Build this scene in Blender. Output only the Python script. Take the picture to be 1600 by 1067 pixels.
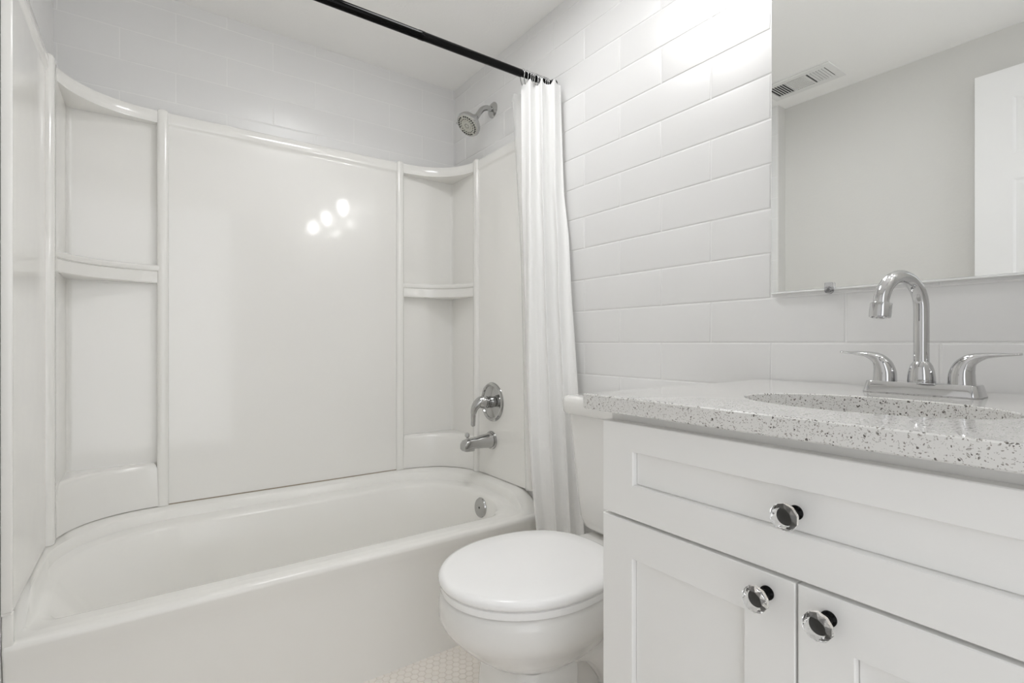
import bpy, bmesh, math, random
from math import sin, cos, pi, radians
from mathutils import Vector, Matrix
random.seed(7)
C = bpy.context.scene.collection
for o in list(bpy.data.objects): bpy.data.objects.remove(o)

# ------------------------------------------------------------------ camera, world, light, exposure
H = 0.95                         # camera height; the floor is z = 0
cd = bpy.data.cameras.new('camera'); cam = bpy.data.objects.new('camera', cd); C.objects.link(cam)
cam.location = (0, 0, H); cam.rotation_euler = (radians(90), 0, radians(-35.4))
cd.sensor_width = 36; cd.lens = 18; cd.shift_y = 2/1600; cd.clip_start = 0.02
bpy.context.scene.camera = cam
W = bpy.data.worlds.new('world'); bpy.context.scene.world = W; W.use_nodes = True
W.node_tree.nodes['Background'].inputs[0].default_value = (0.95, 0.97, 1, 1)
W.node_tree.nodes['Background'].inputs[1].default_value = 0.2
def area(name, loc, rot, sx, sy, power, col=(1, 1, 1)):
    l = bpy.data.lights.new(name, 'AREA'); l.shape = 'RECTANGLE'; l.size = sx; l.size_y = sy
    l.energy = power; l.color = col
    o = bpy.data.objects.new(name, l); C.objects.link(o); o.location = loc; o.rotation_euler = rot
    return o
area('doorway_fill', (0.14, -0.62, 1.10), (radians(90), 0, 0), 1.0, 1.9, 7.0, (0.97, 0.98, 1.0))  # added fill outside the doorway, standing in for unseen daylight
BULB = 38.0; FILL = 15.0  # glow of the vanity bulbs and of the added ceiling fill
try:
    cy = bpy.context.scene.cycles; cy.max_bounces = 20; cy.diffuse_bounces = 14; cy.glossy_bounces = 8; cy.transmission_bounces = 12
except Exception: pass
vs = bpy.context.scene.view_settings
vs.view_transform = 'Standard'; vs.look = 'None'; vs.gamma = 1; vs.exposure = 0.385; vs.use_curve_mapping = False
CEIL = 2.121; XR = 1.16; YB = 2.0975; XL = -0.305; XA = -0.237; YJ = 1.30; YF = -0.25

# ------------------------------------------------------------------ materials
def mat(name, col, rough=0.5, metal=0, coat=0, spec=0.5, bump=None, trans=0, ior=1.45, emit=None, es=0, cr=0.03):
    m = bpy.data.materials.new(name); m.use_nodes = True; nt = m.node_tree; b = nt.nodes['Principled BSDF']
    b.inputs['Base Color'].default_value = (*col, 1); b.inputs['Roughness'].default_value = rough
    b.inputs['Metallic'].default_value = metal; b.inputs['Coat Weight'].default_value = coat; b.inputs['Coat Roughness'].default_value = cr
    b.inputs['Specular IOR Level'].default_value = spec
    b.inputs['Transmission Weight'].default_value = trans; b.inputs['IOR'].default_value = ior
    if emit: b.inputs['Emission Color'].default_value = (*emit, 1); b.inputs['Emission Strength'].default_value = es
    if bump:
        sc, st, dist = bump
        tc = nt.nodes.new('ShaderNodeTexCoord'); n = nt.nodes.new('ShaderNodeTexNoise'); bp = nt.nodes.new('ShaderNodeBump')
        n.inputs['Scale'].default_value = sc; n.inputs['Detail'].default_value = 2
        bp.inputs['Strength'].default_value = st; bp.inputs['Distance'].default_value = dist
        nt.links.new(tc.outputs['Object'], n.inputs['Vector']); nt.links.new(n.outputs['Fac'], bp.inputs['Height'])
        nt.links.new(bp.outputs['Normal'], b.inputs['Normal'])
        if coat: nt.links.new(bp.outputs['Normal'], b.inputs['Coat Normal'])
    return m
M = {}
M['tile'] = mat('white_glazed_tile', (0.77, 0.77, 0.768), 0.28, bump=(9, 0.25, 0.002))
M['grout'] = mat('white_grout', (0.83, 0.83, 0.825), 0.5)
M['acrylic'] = mat('warm_white_acrylic', (0.86, 0.853, 0.828), 0.26, coat=0.9, cr=0.07, bump=(6, 0.22, 0.002))
M['tub'] = mat('warm_white_enamel', (0.86, 0.853, 0.825), 0.16)
M['caulk'] = mat('grimy_caulk', (0.36, 0.31, 0.24), 0.8)
M['ceiling'] = mat('ceiling_paint', (0.92, 0.917, 0.905), 0.5, bump=(130, 0.25, 0.002))
M['paint'] = mat('grey_wall_paint', (0.66, 0.655, 0.635), 0.55, bump=(110, 0.25, 0.0015))
M['trim'] = mat('white_trim_paint', (0.80, 0.80, 0.79), 0.35)
M['cab'] = mat('white_cabinet_paint', (0.88, 0.88, 0.872), 0.38)
M['cabdark'] = mat('cabinet_box_paint', (0.62, 0.615, 0.60), 0.5)
M['porc'] = mat('white_porcelain', (0.83, 0.825, 0.81), 0.08, coat=0.3)
M['seat'] = mat('white_seat_plastic', (0.93, 0.93, 0.93), 0.15)
M['chrome'] = mat('polished_chrome', (0.60, 0.60, 0.605), 0.04, metal=1)
M['chrome2'] = mat('satin_chrome', (0.50, 0.50, 0.495), 0.10, metal=1)
M['black'] = mat('black_gloss_metal', (0.002, 0.002, 0.002), 0.09, spec=0.12)
M['blackp'] = mat('black_plastic', (0.01, 0.01, 0.01), 0.35)
M['nozzle'] = mat('dark_nozzle_rubber', (0.03, 0.03, 0.03), 0.5)
M['noz_face'] = mat('grey_spray_face', (0.55, 0.55, 0.50), 0.35, metal=0.3)
M['glass'] = mat('clear_crystal', (1, 1, 1), 0.0, trans=1, ior=1.5)
M['clear'] = mat('clear_plastic', (0.95, 0.95, 0.97), 0.08, trans=0.85, ior=1.45)
M['mirror'] = mat('mirror_silver', (0.93, 0.94, 0.93), 0.0, metal=1)
M['medge'] = mat('mirror_glass_edge', (0.84, 0.85, 0.84), 0.3)
M['bulb'] = mat('lit_bulb', (1, 1, 1), 0.5, emit=(1, 0.99, 0.985), es=BULB)
M['fill_disc'] = mat('added_fill_glow', (1, 1, 1), 0.5, emit=(0.99, 0.99, 1.0), es=FILL)  # glowing disc of the ceiling light added for brightness
M['door'] = mat('white_door_paint', (0.84, 0.84, 0.84), 0.32)
M['dark'] = mat('painted_duct_shade', (0.05, 0.05, 0.05), 0.8)
M['hex'] = mat('cream_hex_tile', (0.86, 0.82, 0.77), 0.25)
M['hexg'] = mat('tan_grout', (0.70, 0.65, 0.59), 0.8)
def frosted():
    m = bpy.data.materials.new('frosted_glass_shade'); m.use_nodes = True; nt = m.node_tree; nt.nodes.clear()
    o = nt.nodes.new('ShaderNodeOutputMaterial'); mx = nt.nodes.new('ShaderNodeMixShader'); mx2 = nt.nodes.new('ShaderNodeMixShader')
    tr = nt.nodes.new('ShaderNodeBsdfTransparent'); tl = nt.nodes.new('ShaderNodeBsdfTranslucent'); gl = nt.nodes.new('ShaderNodeBsdfGlossy')
    gl.inputs['Roughness'].default_value = 0.1
    mx.inputs[0].default_value = 0.45; nt.links.new(tr.outputs[0], mx.inputs[1]); nt.links.new(tl.outputs[0], mx.inputs[2])
    mx2.inputs[0].default_value = 0.1; nt.links.new(mx.outputs[0], mx2.inputs[1]); nt.links.new(gl.outputs[0], mx2.inputs[2])
    nt.links.new(mx2.outputs[0], o.inputs[0]); return m
M['shade'] = frosted()
def fabric(name, base, transp, waffle):
    m = bpy.data.materials.new(name); m.use_nodes = True; nt = m.node_tree; nt.nodes.clear()
    o = nt.nodes.new('ShaderNodeOutputMaterial'); df = nt.nodes.new('ShaderNodeBsdfDiffuse'); tl = nt.nodes.new('ShaderNodeBsdfTranslucent')
    mx = nt.nodes.new('ShaderNodeMixShader'); df.inputs[0].default_value = (*base, 1); tl.inputs[0].default_value = (*base, 1)
    mx.inputs[0].default_value = 0.15; nt.links.new(df.outputs[0], mx.inputs[1]); nt.links.new(tl.outputs[0], mx.inputs[2])
    last = mx
    if transp:
        tr = nt.nodes.new('ShaderNodeBsdfTransparent'); m2 = nt.nodes.new('ShaderNodeMixShader'); m2.inputs[0].default_value = transp
        nt.links.new(mx.outputs[0], m2.inputs[1]); nt.links.new(tr.outputs[0], m2.inputs[2]); last = m2
    if waffle:
        tc = nt.nodes.new('ShaderNodeTexCoord'); mp = nt.nodes.new('ShaderNodeMapping'); mp.inputs['Scale'].default_value = (1, 1, 1)
        ch = nt.nodes.new('ShaderNodeTexVoronoi'); ch.inputs['Scale'].default_value = 165; ch.inputs['Randomness'].default_value = 0.15
        bp = nt.nodes.new('ShaderNodeBump'); bp.inputs['Distance'].default_value = 0.002
        sp = nt.nodes.new('ShaderNodeSeparateXYZ'); mr = nt.nodes.new('ShaderNodeMapRange')
        mr.inputs['From Min'].default_value = 1.35; mr.inputs['From Max'].default_value = 0.95
        mr.inputs['To Min'].default_value = 0.0; mr.inputs['To Max'].default_value = 0.45
        nt.links.new(tc.outputs['Object'], mp.inputs[0]); nt.links.new(mp.outputs[0], ch.inputs['Vector'])
        nt.links.new(tc.outputs['Object'], sp.inputs[0]); nt.links.new(sp.outputs['Z'], mr.inputs['Value'])
        nt.links.new(mr.outputs[0], bp.inputs['Strength']); nt.links.new(ch.outputs['Distance'], bp.inputs['Height'])
        nt.links.new(bp.outputs[0], df.inputs['Normal'])
    nt.links.new(last.outputs[0], o.inputs[0]); return m
M['cloth'] = fabric('white_waffle_cloth', (0.95, 0.95, 0.945), 0, True)
M['liner'] = fabric('clear_shower_liner', (0.9, 0.9, 0.89), 0.55, False)
def quartz():
    m = mat('speckled_quartz', (0.7, 0.7, 0.7), 0.14, coat=0.6); nt = m.node_tree; b = nt.nodes['Principled BSDF']
    tc = nt.nodes.new('ShaderNodeTexCoord'); nz = nt.nodes.new('ShaderNodeTexNoise'); nz.inputs['Scale'].default_value = 160
    nt.links.new(tc.outputs['Object'], nz.inputs['Vector'])
    ad = nt.nodes.new('ShaderNodeMixRGB'); ad.blend_type = 'LINEAR_LIGHT'; ad.inputs[0].default_value = 0.004
    nt.links.new(tc.outputs['Object'], ad.inputs[1]); nt.links.new(nz.outputs['Color'], ad.inputs[2])
    col = None
    prev = None
    for sc, thr, keep, c in ((210, 0.30, 0.62, (0.11, 0.10, 0.09)), (330, 0.33, 0.60, (0.30, 0.28, 0.26)), (480, 0.36, 0.55, (0.46, 0.45, 0.43))):
        v = nt.nodes.new('ShaderNodeTexVoronoi'); v.inputs['Scale'].default_value = sc
        nt.links.new(ad.outputs[0], v.inputs['Vector'])
        lt = nt.nodes.new('ShaderNodeMath'); lt.operation = 'LESS_THAN'; lt.inputs[1].default_value = thr
        nt.links.new(v.outputs['Distance'], lt.inputs[0])
        sp = nt.nodes.new('ShaderNodeSeparateColor'); nt.links.new(v.outputs['Color'], sp.inputs[0])
        g = nt.nodes.new('ShaderNodeMath'); g.operation = 'GREATER_THAN'; g.inputs[1].default_value = keep
        nt.links.new(sp.outputs[0], g.inputs[0])
        mu = nt.nodes.new('ShaderNodeMath'); mu.operation = 'MULTIPLY'; nt.links.new(lt.outputs[0], mu.inputs[0]); nt.links.new(g.outputs[0], mu.inputs[1])
        mx = nt.nodes.new('ShaderNodeMixRGB'); nt.links.new(mu.outputs[0], mx.inputs[0])
        mx.inputs[2].default_value = (*c, 1)
        if prev: nt.links.new(prev.outputs[0], mx.inputs[1])
        else: mx.inputs[1].default_value = (0.74, 0.735, 0.72, 1)
        prev = mx
    nt.links.new(prev.outputs[0], b.inputs['Base Color']); return m
M['quartz'] = quartz()

# ------------------------------------------------------------------ helpers
def obj(name, bm, m, parent=None, smooth=None, kind=None):
    me = bpy.data.meshes.new(name); bmesh.ops.recalc_face_normals(bm, faces=bm.faces[:]); bm.to_mesh(me); bm.free()
    ms = m if isinstance(m, (list, tuple)) else [m]
    for x in ms: me.materials.append(M[x])
    if smooth is not None:
        me.shade_smooth()
        if smooth < 180: me.set_sharp_from_angle(angle=radians(smooth))
    o = bpy.data.objects.new(name, me); C.objects.link(o)
    if parent:
        o.parent = parent; o.matrix_parent_inverse = Matrix.Translation(parent.location).inverted() if parent.parent is None else Matrix.Identity(4)
        # parents are unrotated empties or meshes at the origin
    if kind: o['kind'] = kind
    return o
def struct(name, bm, m, smooth=None): return obj(name, bm, m, None, smooth, 'structure')
def tag(o, label, cat, group=None):
    o['label'] = label; o['category'] = cat
    if group: o['group'] = group
    return o
def thing(name, loc, label, cat, group=None):
    o = bpy.data.objects.new(name, None); C.objects.link(o); o.location = loc; o.empty_display_size = 0.05
    return tag(o, label, cat, group)
def B(): return bmesh.new()
def box(bm, x0, x1, y0, y1, z0, z1, bev=0, seg=2, mi=0):
    r = bmesh.ops.create_cube(bm, size=1); vs_ = r['verts']
    for v in vs_:
        v.co = Vector(((x0+x1)/2+v.co.x*(x1-x0), (y0+y1)/2+v.co.y*(y1-y0), (z0+z1)/2+v.co.z*(z1-z0)))
    fs = set(f for v in vs_ for f in v.link_faces)
    for f in fs: f.material_index = mi
    if bev:
        es = set(e for v in vs_ for e in v.link_edges)
        bmesh.ops.bevel(bm, geom=list(es), offset=bev, segments=seg, affect='EDGES', profile=0.5)
    return bm
def loft(bm, loops, cap0=True, cap1=True, closed=True, mi=0):
    R = [[bm.verts.new(p) for p in L] for L in loops]; n = len(R[0])
    for a, b in zip(R, R[1:]):
        for i in range(n if closed else n-1):
            j = (i+1) % n
            f = bm.faces.new((a[i], a[j], b[j], b[i])); f.material_index = mi
    if cap0: bm.faces.new(R[0][::-1]).material_index = mi
    if cap1: bm.faces.new(R[-1]).material_index = mi
    return R
def frame(d):
    d = Vector(d).normalized(); u = d.orthogonal().normalized()
    up = Vector((0, 0, 1))
    if abs(d.dot(up)) < 0.999: u = up.cross(d).normalized()
    return u, d.cross(u).normalized()
def lathe(bm, origin, axis, prof, n=32, cap0=True, cap1=True, mi=0):
    """prof: (distance along axis, radius)"""
    o = Vector(origin); a = Vector(axis).normalized(); u, v = frame(a)
    return loft(bm, [[o+a*t+(u*cos(2*pi*i/n)+v*sin(2*pi*i/n))*r for i in range(n)] for t, r in prof], cap0, cap1, mi=mi)
def catmull(P, k=8):
    P = [Vector(p) for p in P]; out = []
    Q = [P[0]*2-P[1]]+P+[P[-1]*2-P[-2]]
    for i in range(1, len(Q)-2):
        for j in range(k):
            t = j/k; p0, p1, p2, p3 = Q[i-1:i+3]
            out.append(0.5*((2*p1)+(p2-p0)*t+(2*p0-5*p1+4*p2-p3)*t*t+(3*p1-p0-3*p2+p3)*t**3))
    out.append(P[-1]); return out
def sweep(bm, path, radii, n=20, flat=None, closed=False, mi=0, side=None):
    """tube along path; radii a number or list; flat: list of (w,h) scale per point; side = fixed sideways direction"""
    P = [Vector(p) for p in path]; loops = []; u = None
    for i, p in enumerate(P):
        if closed: d = (P[(i+1) % len(P)]-P[i-1]).normalized()
        else: d = (P[min(i+1, len(P)-1)]-P[max(i-1, 0)]).normalized()
        if side is not None: u = (Vector(side)-d*Vector(side).dot(d)).normalized()
        elif u is None: u, _ = frame(d)
        else: u = (u-d*u.dot(d)).normalized()
        v = d.cross(u).normalized()
        r = radii[i] if isinstance(radii, (list, tuple)) else radii
        a, b = (r*flat[i][0], r*flat[i][1]) if flat else (r, r)
        loops.append([p+u*cos(2*pi*k/n)*a+v*sin(2*pi*k/n)*b for k in range(n)])
    if closed: loops.append(loops[0]); loft(bm, loops, False, False, mi=mi); bmesh.ops.remove_doubles(bm, verts=bm.verts[:], dist=1e-6)
    else: loft(bm, loops, mi=mi)
    return bm
def lerp(a, b, t): return a+(b-a)*t
def interp(tab, t):
    if t <= tab[0][0]: return tab[0][1]
    for (a, x), (b, y) in zip(tab, tab[1:]):
        if t <= b:
            k = (t-a)/(b-a); return x+(y-x)*k
    return tab[-1][1]
def rrect(x0, x1, y0, y1, r, n=10, m=6, rr=None):
    """rounded rectangle outline, counter-clockwise; rr = radii for corners (x1y1, x0y1, x0y0, x1y0)"""
    R = rr or (r, r, r, r); cs = [(x1, y1, 0), (x0, y1, 90), (x0, y0, 180), (x1, y0, 270)]
    pts = []; arcs = []
    for (cx, cy, a0), q in zip(cs, R):
        ox = cx-q if cx == x1 else cx+q; oy = cy-q if cy == y1 else cy+q
        arcs.append([(ox+q*cos(radians(a0+90*i/n)), oy+q*sin(radians(a0+90*i/n))) for i in range(n+1)])
    for k in range(4):
        pts += arcs[k]; a = arcs[k][-1]; b = arcs[(k+1) % 4][0]
        pts += [(lerp(a[0], b[0], j/m), lerp(a[1], b[1], j/m)) for j in range(1, m)]
    return pts

# ------------------------------------------------------------------ structure
TW, TH, GR = 0.307, 0.1026, 0.0026
def tile_wall(name, org, udir, ndir, u0, u1, z0, z1, joint, dk=1.0):
    """subway tile: org + u*udir is a point on the face plane, ndir points into the room; joint = joint position of the even rows"""
    o = Vector(org); U = Vector(udir); N = Vector(ndir); bm = B()
    P = lambda u, z, d: o+U*u+Vector((0, 0, z))+N*(d*dk if d > -0.01 else d)
    def quad(a, mi):
        f = bm.faces.new([bm.verts.new(p) for p in a]); f.material_index = mi
    quad([P(u0, z0, -0.0022), P(u1, z0, -0.0022), P(u1, z1, -0.0022), P(u0, z1, -0.0022)], 1)
    # wall body
    c = [(u0, z0), (u1, z0), (u1, z1), (u0, z1)]
    for i in range(4):
        a, b = c[i], c[(i+1) % 4]; quad([P(*a, -0.0022), P(*b, -0.0022), P(*b, -0.08), P(*a, -0.08)], 1)
    quad([P(u0, z0, -0.08), P(u1, z0, -0.08), P(u1, z1, -0.08), P(u0, z1, -0.08)], 1)
    k0 = math.floor((z0-H)/TH); k1 = math.ceil((z1-H)/TH)
    for k in range(k0, k1):
        a0 = max(z0, H+k*TH+GR/2); a1 = min(z1, H+(k+1)*TH-GR/2)
        if a1-a0 < 0.004: continue
        off = joint+(TW/2 if k % 2 else 0)
        i0 = math.floor((u0-off)/TW); i1 = math.ceil((u1-off)/TW)
        for i in range(i0, i1):
            b0 = max(u0, off+i*TW+GR/2); b1 = min(u1, off+(i+1)*TW-GR/2)
            if b1-b0 < 0.004: continue
            prev = None
            tilt = random.uniform(-0.0002, 0.0002)
            for ins, dep in ((0, -0.0026), (0.0005, -0.0011), (0.0016, -0.0002), (0.0034, 0.0001)):
                L = [bm.verts.new(P(u, z, dep+tilt)) for u, z in ((b0+ins, a0+ins), (b1-ins, a0+ins), (b1-ins, a1-ins), (b0+ins, a1-ins))]
                if prev:
                    for q in range(4): bm.faces.new((prev[q], prev[(q+1) % 4], L[(q+1) % 4], L[q]))
                prev = L
            bm.faces.new(prev)
    o_ = struct(name, bm, ['tile', 'grout'], 35); return o_
tile_wall('wall_right', (XR, 0, 0), (0, 1, 0), (-1, 0, 0), YF-0.01, YB+0.012, 0, CEIL, 0.7645, 0.7)
tile_wall('wall_back', (0, YB, 0), (1, 0, 0), (0, -1, 0), XA-0.012, XR+0.012, 0, CEIL, 0.078, 0.25)
tile_wall('wall_left_alcove', (XA, 0, 0), (0, 1, 0), (1, 0, 0), YJ, YB+0.012, 0, CEIL, 1.45, 0.25)
b = B(); box(b, XL-0.08, XL, YF-0.1, YJ, 0, CEIL); box(b, XL-0.08, XA-0.08, YJ, YB+0.08, 0, CEIL)
box(b, XL, XA-0.001, YJ-0.003, YJ+0.06, 0, CEIL)
struct('wall_left', b, 'paint')
b = B(); box(b, XL-0.08, XR+0.08, YF-0.1, YB+0.08, CEIL, CEIL+0.08); struct('ceiling', b, 'ceiling')
# front wall with the doorway the camera looks in through
DX0, DX1, DZ = -0.235, 0.53, 1.965
b = B(); box(b, XL, DX0, YF-0.1, YF, 0, CEIL); box(b, DX1, XR, YF-0.1, YF, 0, CEIL); box(b, DX0, DX1, YF-0.1, YF, DZ, CEIL)
struct('wall_front', b, 'paint')
b = B(); box(b, DX1-0.015, DX1+0.06, YF-0.012-0.1, YF+0.012, 0, DZ+0.06, 0.003); box(b, DX0+0.0, DX1-0.0155, YF-0.112, YF+0.012, DZ-0.015, DZ+0.06, 0.003)
struct('trim_1', b, 'trim')
# hex mosaic floor
b = B(); P_ = 0.0225; R_ = (P_-0.0022)/math.sqrt(3)
X0f, X1f, Y0f, Y1f = XL, XR, YF, 1.42
row = 0; y = Y0f
while y < Y1f:
    x = X0f+(P_/2 if row % 2 else 0)
    while x < X1f:
        if not (x > 0.72 and y < 0.5):
            top = [b.verts.new((x+(R_-0.0006)*sin(pi/3*i), y+(R_-0.0006)*cos(pi/3*i), 0.0)) for i in range(6)]
            bot = [b.verts.new((x+R_*sin(pi/3*i), y+R_*cos(pi/3*i), -0.0012)) for i in range(6)]
            b.faces.new(top[::-1])
            for i in range(6): b.faces.new((top[i], top[(i+1) % 6], bot[(i+1) % 6], bot[i]))
        x += P_
    y += P_*math.sqrt(3)/2; row += 1
n_t = len(b.faces)
box(b, XL-0.08, XR+0.08, YF-0.6, YB+0.08, -0.08, -0.0010, mi=1)
struct('floor', b, ['hex', 'hexg'])
b = B(); box(b, XL, XL+0.012, 0.62, YJ-0.004, 0.0, 0.09, 0.003); struct('baseboard_left', b, 'trim')

# ------------------------------------------------------------------ door folded open against the left wall
def panel_face(bm, X, x_in, y0, y1, z0, z1, rects, sgn=1, dep=0.007, sl=0.012):
    """flat face at x=X over y0..y1,z0..z1 with recessed rectangles; the recess floor sits dep behind (x_in side)"""
    ys = sorted({y0, y1, *[r[0] for r in rects], *[r[1] for r in rects]}); zs = sorted({z0, z1, *[r[2] for r in rects], *[r[3] for r in rects]})
    def inr(yc, zc): return any(r[0] < yc < r[1] and r[2] < zc < r[3] for r in rects)
    for a, c in zip(ys, ys[1:]):
        for d, e in zip(zs, zs[1:]):
            if not inr((a+c)/2, (d+e)/2):
                bm.faces.new([bm.verts.new(p) for p in ((X, a, d), (X, c, d), (X, c, e), (X, a, e))])
door = thing('door_1', (-0.268, -0.2, 0), 'white panelled door folded open against the grey wall, seen in the mirror', 'door')
b = B(); dy0, dy1, dz0, dz1 = -0.2, 0.564, 0.012, 1.949; dxf, dxb = -0.25, -0.285
R6 = []
for (ya, yb) in ((0.459, 0.225), (0.139, -0.095)):
    for (za, zb) in ((1.635, 1.84), (0.86, 1.543), (0.16, 0.76)): R6.append((min(ya, yb), max(ya, yb), za, zb))
panel_face(b, dxf, None, dy0, dy1, dz0, dz1, R6)
for (a, c, d, e) in R6:
    prev = None
    for ins, dep in ((0, 0), (0.008, -0.004), (0.016, -0.004), (0.036, -0.001), (0.038, -0.001)):
        L = [b.verts.new((dxf+dep, yy, zz)) for yy, zz in ((a+ins, d+ins), (c-ins, d+ins), (c-ins, e-ins), (a+ins, e-ins))]
        if prev:
            for q in range(4): b.faces.new((prev[q], prev[(q+1) % 4], L[(q+1) % 4], L[q]))
        prev = L
    b.faces.new(prev)
box(b, dxb, dxf-0.008, dy0+0.0005, dy1-0.0005, dz0, dz1)
for f in ((dy0, dy0+0.001), (dy1-0.001, dy1)): box(b, dxf-0.0085, dxf-0.00005, f[0], f[1], dz0, dz1)
for f in ((dz0, dz0+0.001), (dz1-0.001, dz1)): box(b, dxf-0.0085, dxf-0.00005, dy0, dy1, f[0], f[1])
obj('door_slab', b, 'door', door)
b = B(); lathe(b, (-0.25, 0.50, 0.93), (1, 0, 0), [(0, 0.03), (0.006, 0.03), (0.008, 0.012), (0.03, 0.011), (0.036, 0.022), (0.05, 0.027), (0.062, 0.02), (0.066, 0.001)], 24)
obj('door_knob', b, 'chrome2', door, 40)
for zz in (0.25, 1.0, 1.75): b = B(); lathe(b, (-0.243, -0.208, zz-0.04), (0, 0, 1), [(0, 0.005), (0.08, 0.005)], 12); box(b, -0.302, -0.243, -0.2085, -0.2065, zz-0.04, zz+0.04); obj('hinge', b, 'chrome2', door)
door['kind'] = 'structure'
del door['category']

# ------------------------------------------------------------------ ceiling vent
v = thing('ceiling_vent', (-0.0925, 1.12, CEIL), 'white louvered air vent on the ceiling, seen only in the mirror', 'air vent')
vx0, vx1, vy0, vy1 = -0.178, -0.005, 0.970, 1.275; b = B()
zt, zb = CEIL-0.0005, CEIL-0.007
ix0, ix1, iy0, iy1 = vx0+0.032, vx1-0.032, vy0+0.03, vy1-0.03
for q in ((vx0, vx1, vy0, iy0), (vx0, vx1, iy1, vy1), (vx0, ix0, iy0, iy1), (ix1, vx1, iy0, iy1)): box(b, *q, zb, zt, 0.0012, 1)
obj('vent_frame', b, 'trim', v)
b = B(); box(b, ix0, ix1, iy0, iy1, zt-0.0015, zt); obj('vent_dark_plate', b, 'dark', v)  # dark plate behind the louvers stands in for shade inside the duct
seg = (iy1-iy0)/3
b = B()
for s_ in (0, 2):
    for k in range(6):
        yy = iy0+s_*seg+0.008+k*(seg-0.012)/6
        bb = B(); box(bb, ix0, ix1, -0.0040, 0.0040, -0.0005, 0.0005); bmesh.ops.rotate(bb, verts=bb.verts[:], matrix=Matrix.Rotation(radians(25 if s_ else -25), 3, 'X')); bmesh.ops.translate(bb, verts=bb.verts[:], vec=(0, yy, CEIL-0.006))
        me_ = bpy.data.meshes.new('t'); bb.to_mesh(me_); bb.free(); b.from_mesh(me_); bpy.data.meshes.remove(me_)
for k in range(8):
    xx = ix0+0.006+k*(ix1-ix0-0.008)/8
    box(b, xx, xx+0.0095, iy0+seg+0.004, iy0+2*seg-0.004, CEIL-0.0055, CEIL-0.0045)
for yy in (iy0+seg, iy0+2*seg): box(b, ix0, ix1, yy-0.003, yy+0.003, zb, CEIL-0.003)
obj('vent_louvers', b, 'trim', v)
for yy in (vy0+0.012, vy1-0.012): b = B(); lathe(b, (-0.0925, yy, zb+0.0005), (0, 0, -1), [(0, 0.004), (0.001, 0.0036), (0.0018, 0.001)], 12); obj('screw', b, 'trim', v, 40)

# ------------------------------------------------------------------ bathtub
tub = thing('bathtub', (0.46, 1.74, 0), 'warm white alcove bathtub with straight apron under the shower surround', 'bathtub')
def sm(a, b_, x): t = max(0, min(1, (x-a)/(b_-a))); return t*t*(3-2*t)
ledge = lambda y: 0.352+0.056*sm(1.43, 1.56, y)
TX0, TX1 = -0.2362, 1.1575
b = B(); loops = []
def tl(x0, x1, y0, y1, rb, rf, zf, n=14, m=14, lf=None): return [Vector((x, y, zf(x, y))) for x, y in rrect(x0, x1, y0, y1, 0, n, m, (rb, rb, lf or rf, rf))]
A0 = tl(TX0, TX1, 1.4075, 2.0950, 0.01, 0.006, lambda x, y: 0.0)
A1 = tl(TX0, TX1, 1.4115, 2.0950, 0.01, 0.006, lambda x, y: 0.05)
A2 = tl(TX0, TX1, 1.4115, 2.0950, 0.01, 0.006, lambda x, y: 0.27)
A3 = tl(TX0, TX1, 1.4085, 2.0950, 0.01, 0.006, lambda x, y: 0.312)
A4 = tl(TX0, TX1, 1.4025, 2.0950, 0.01, 0.006, lambda x, y: 0.336 if y < 1.43 else 0.34)
A5 = tl(TX0, TX1, 1.4045, 2.0950, 0.01, 0.006, lambda x, y: ledge(y)-0.006)
A6 = tl(TX0+0.004, TX1-0.004, 1.4105, 2.0930, 0.012, 0.010, lambda x, y: ledge(y)-0.0012)
A7 = tl(TX0+0.012, TX1-0.012, 1.4200, 2.0880, 0.015, 0.016, lambda x, y: ledge(y))
# ledge edge just inside the surround
L1 = tl(-0.213, 1.096, 1.4360, 2.0150, 0.29, 0.045, lambda x, y: ledge(y)-0.001, lf=0.02)
L2 = tl(-0.210, 1.090, 1.4400, 2.0090, 0.288, 0.050, lambda x, y: ledge(y)-0.006*sm(1.45, 1.6, y)-0.001, lf=0.022)
L3 = tl(-0.206, 1.084, 1.4460, 2.0010, 0.285, 0.052, lambda x, y: lerp(0.351, 0.378, sm(1.45, 1.6, y)), lf=0.024)
R1 = tl(-0.196, 1.060, 1.4780, 1.9660, 0.275, 0.09, lambda x, y: lerp(0.350, 0.372, sm(1.48, 1.62, y)), lf=0.035)
R2 = tl(-0.190, 1.053, 1.4880, 1.9560, 0.27, 0.10, lambda x, y: lerp(0.347, 0.368, sm(1.48, 1.62, y)), lf=0.04)
R3 = tl(-0.180, 1.047, 1.4960, 1.9490, 0.265, 0.11, lambda x, y: lerp(0.338, 0.358, sm(1.48, 1.62, y)), lf=0.045)
R4 = tl(-0.115, 1.036, 1.5060, 1.9400, 0.25, 0.12, lambda x, y: 0.25, lf=0.09)
R5 = tl(-0.030, 1.012, 1.5220, 1.9250, 0.22, 0.13, lambda x, y: 0.13)
R6_ = tl(0.010, 0.985, 1.5480, 1.9000, 0.18, 0.14, lambda x, y: 0.075)
R7 = tl(0.060, 0.940, 1.5950, 1.8550, 0.13, 0.12, lambda x, y: 0.060)
loft(b, [A0, A1, A2, A3, A4, A5, A6, A7, L1, L2, L3, R1, R2, R3, R4, R5, R6_, R7], True, True)
obj('tub_body', b, 'tub', tub, 50)
b = B(); lathe(b, (0.86, 1.725, 0.060), (0, 0, 1), [(0, 0.035), (0.003, 0.034), (0.004, 0.026), (0.002, 0.022), (0.003, 0.004)], 28)
obj('drain', b, 'chrome2', tub, 40)
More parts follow.
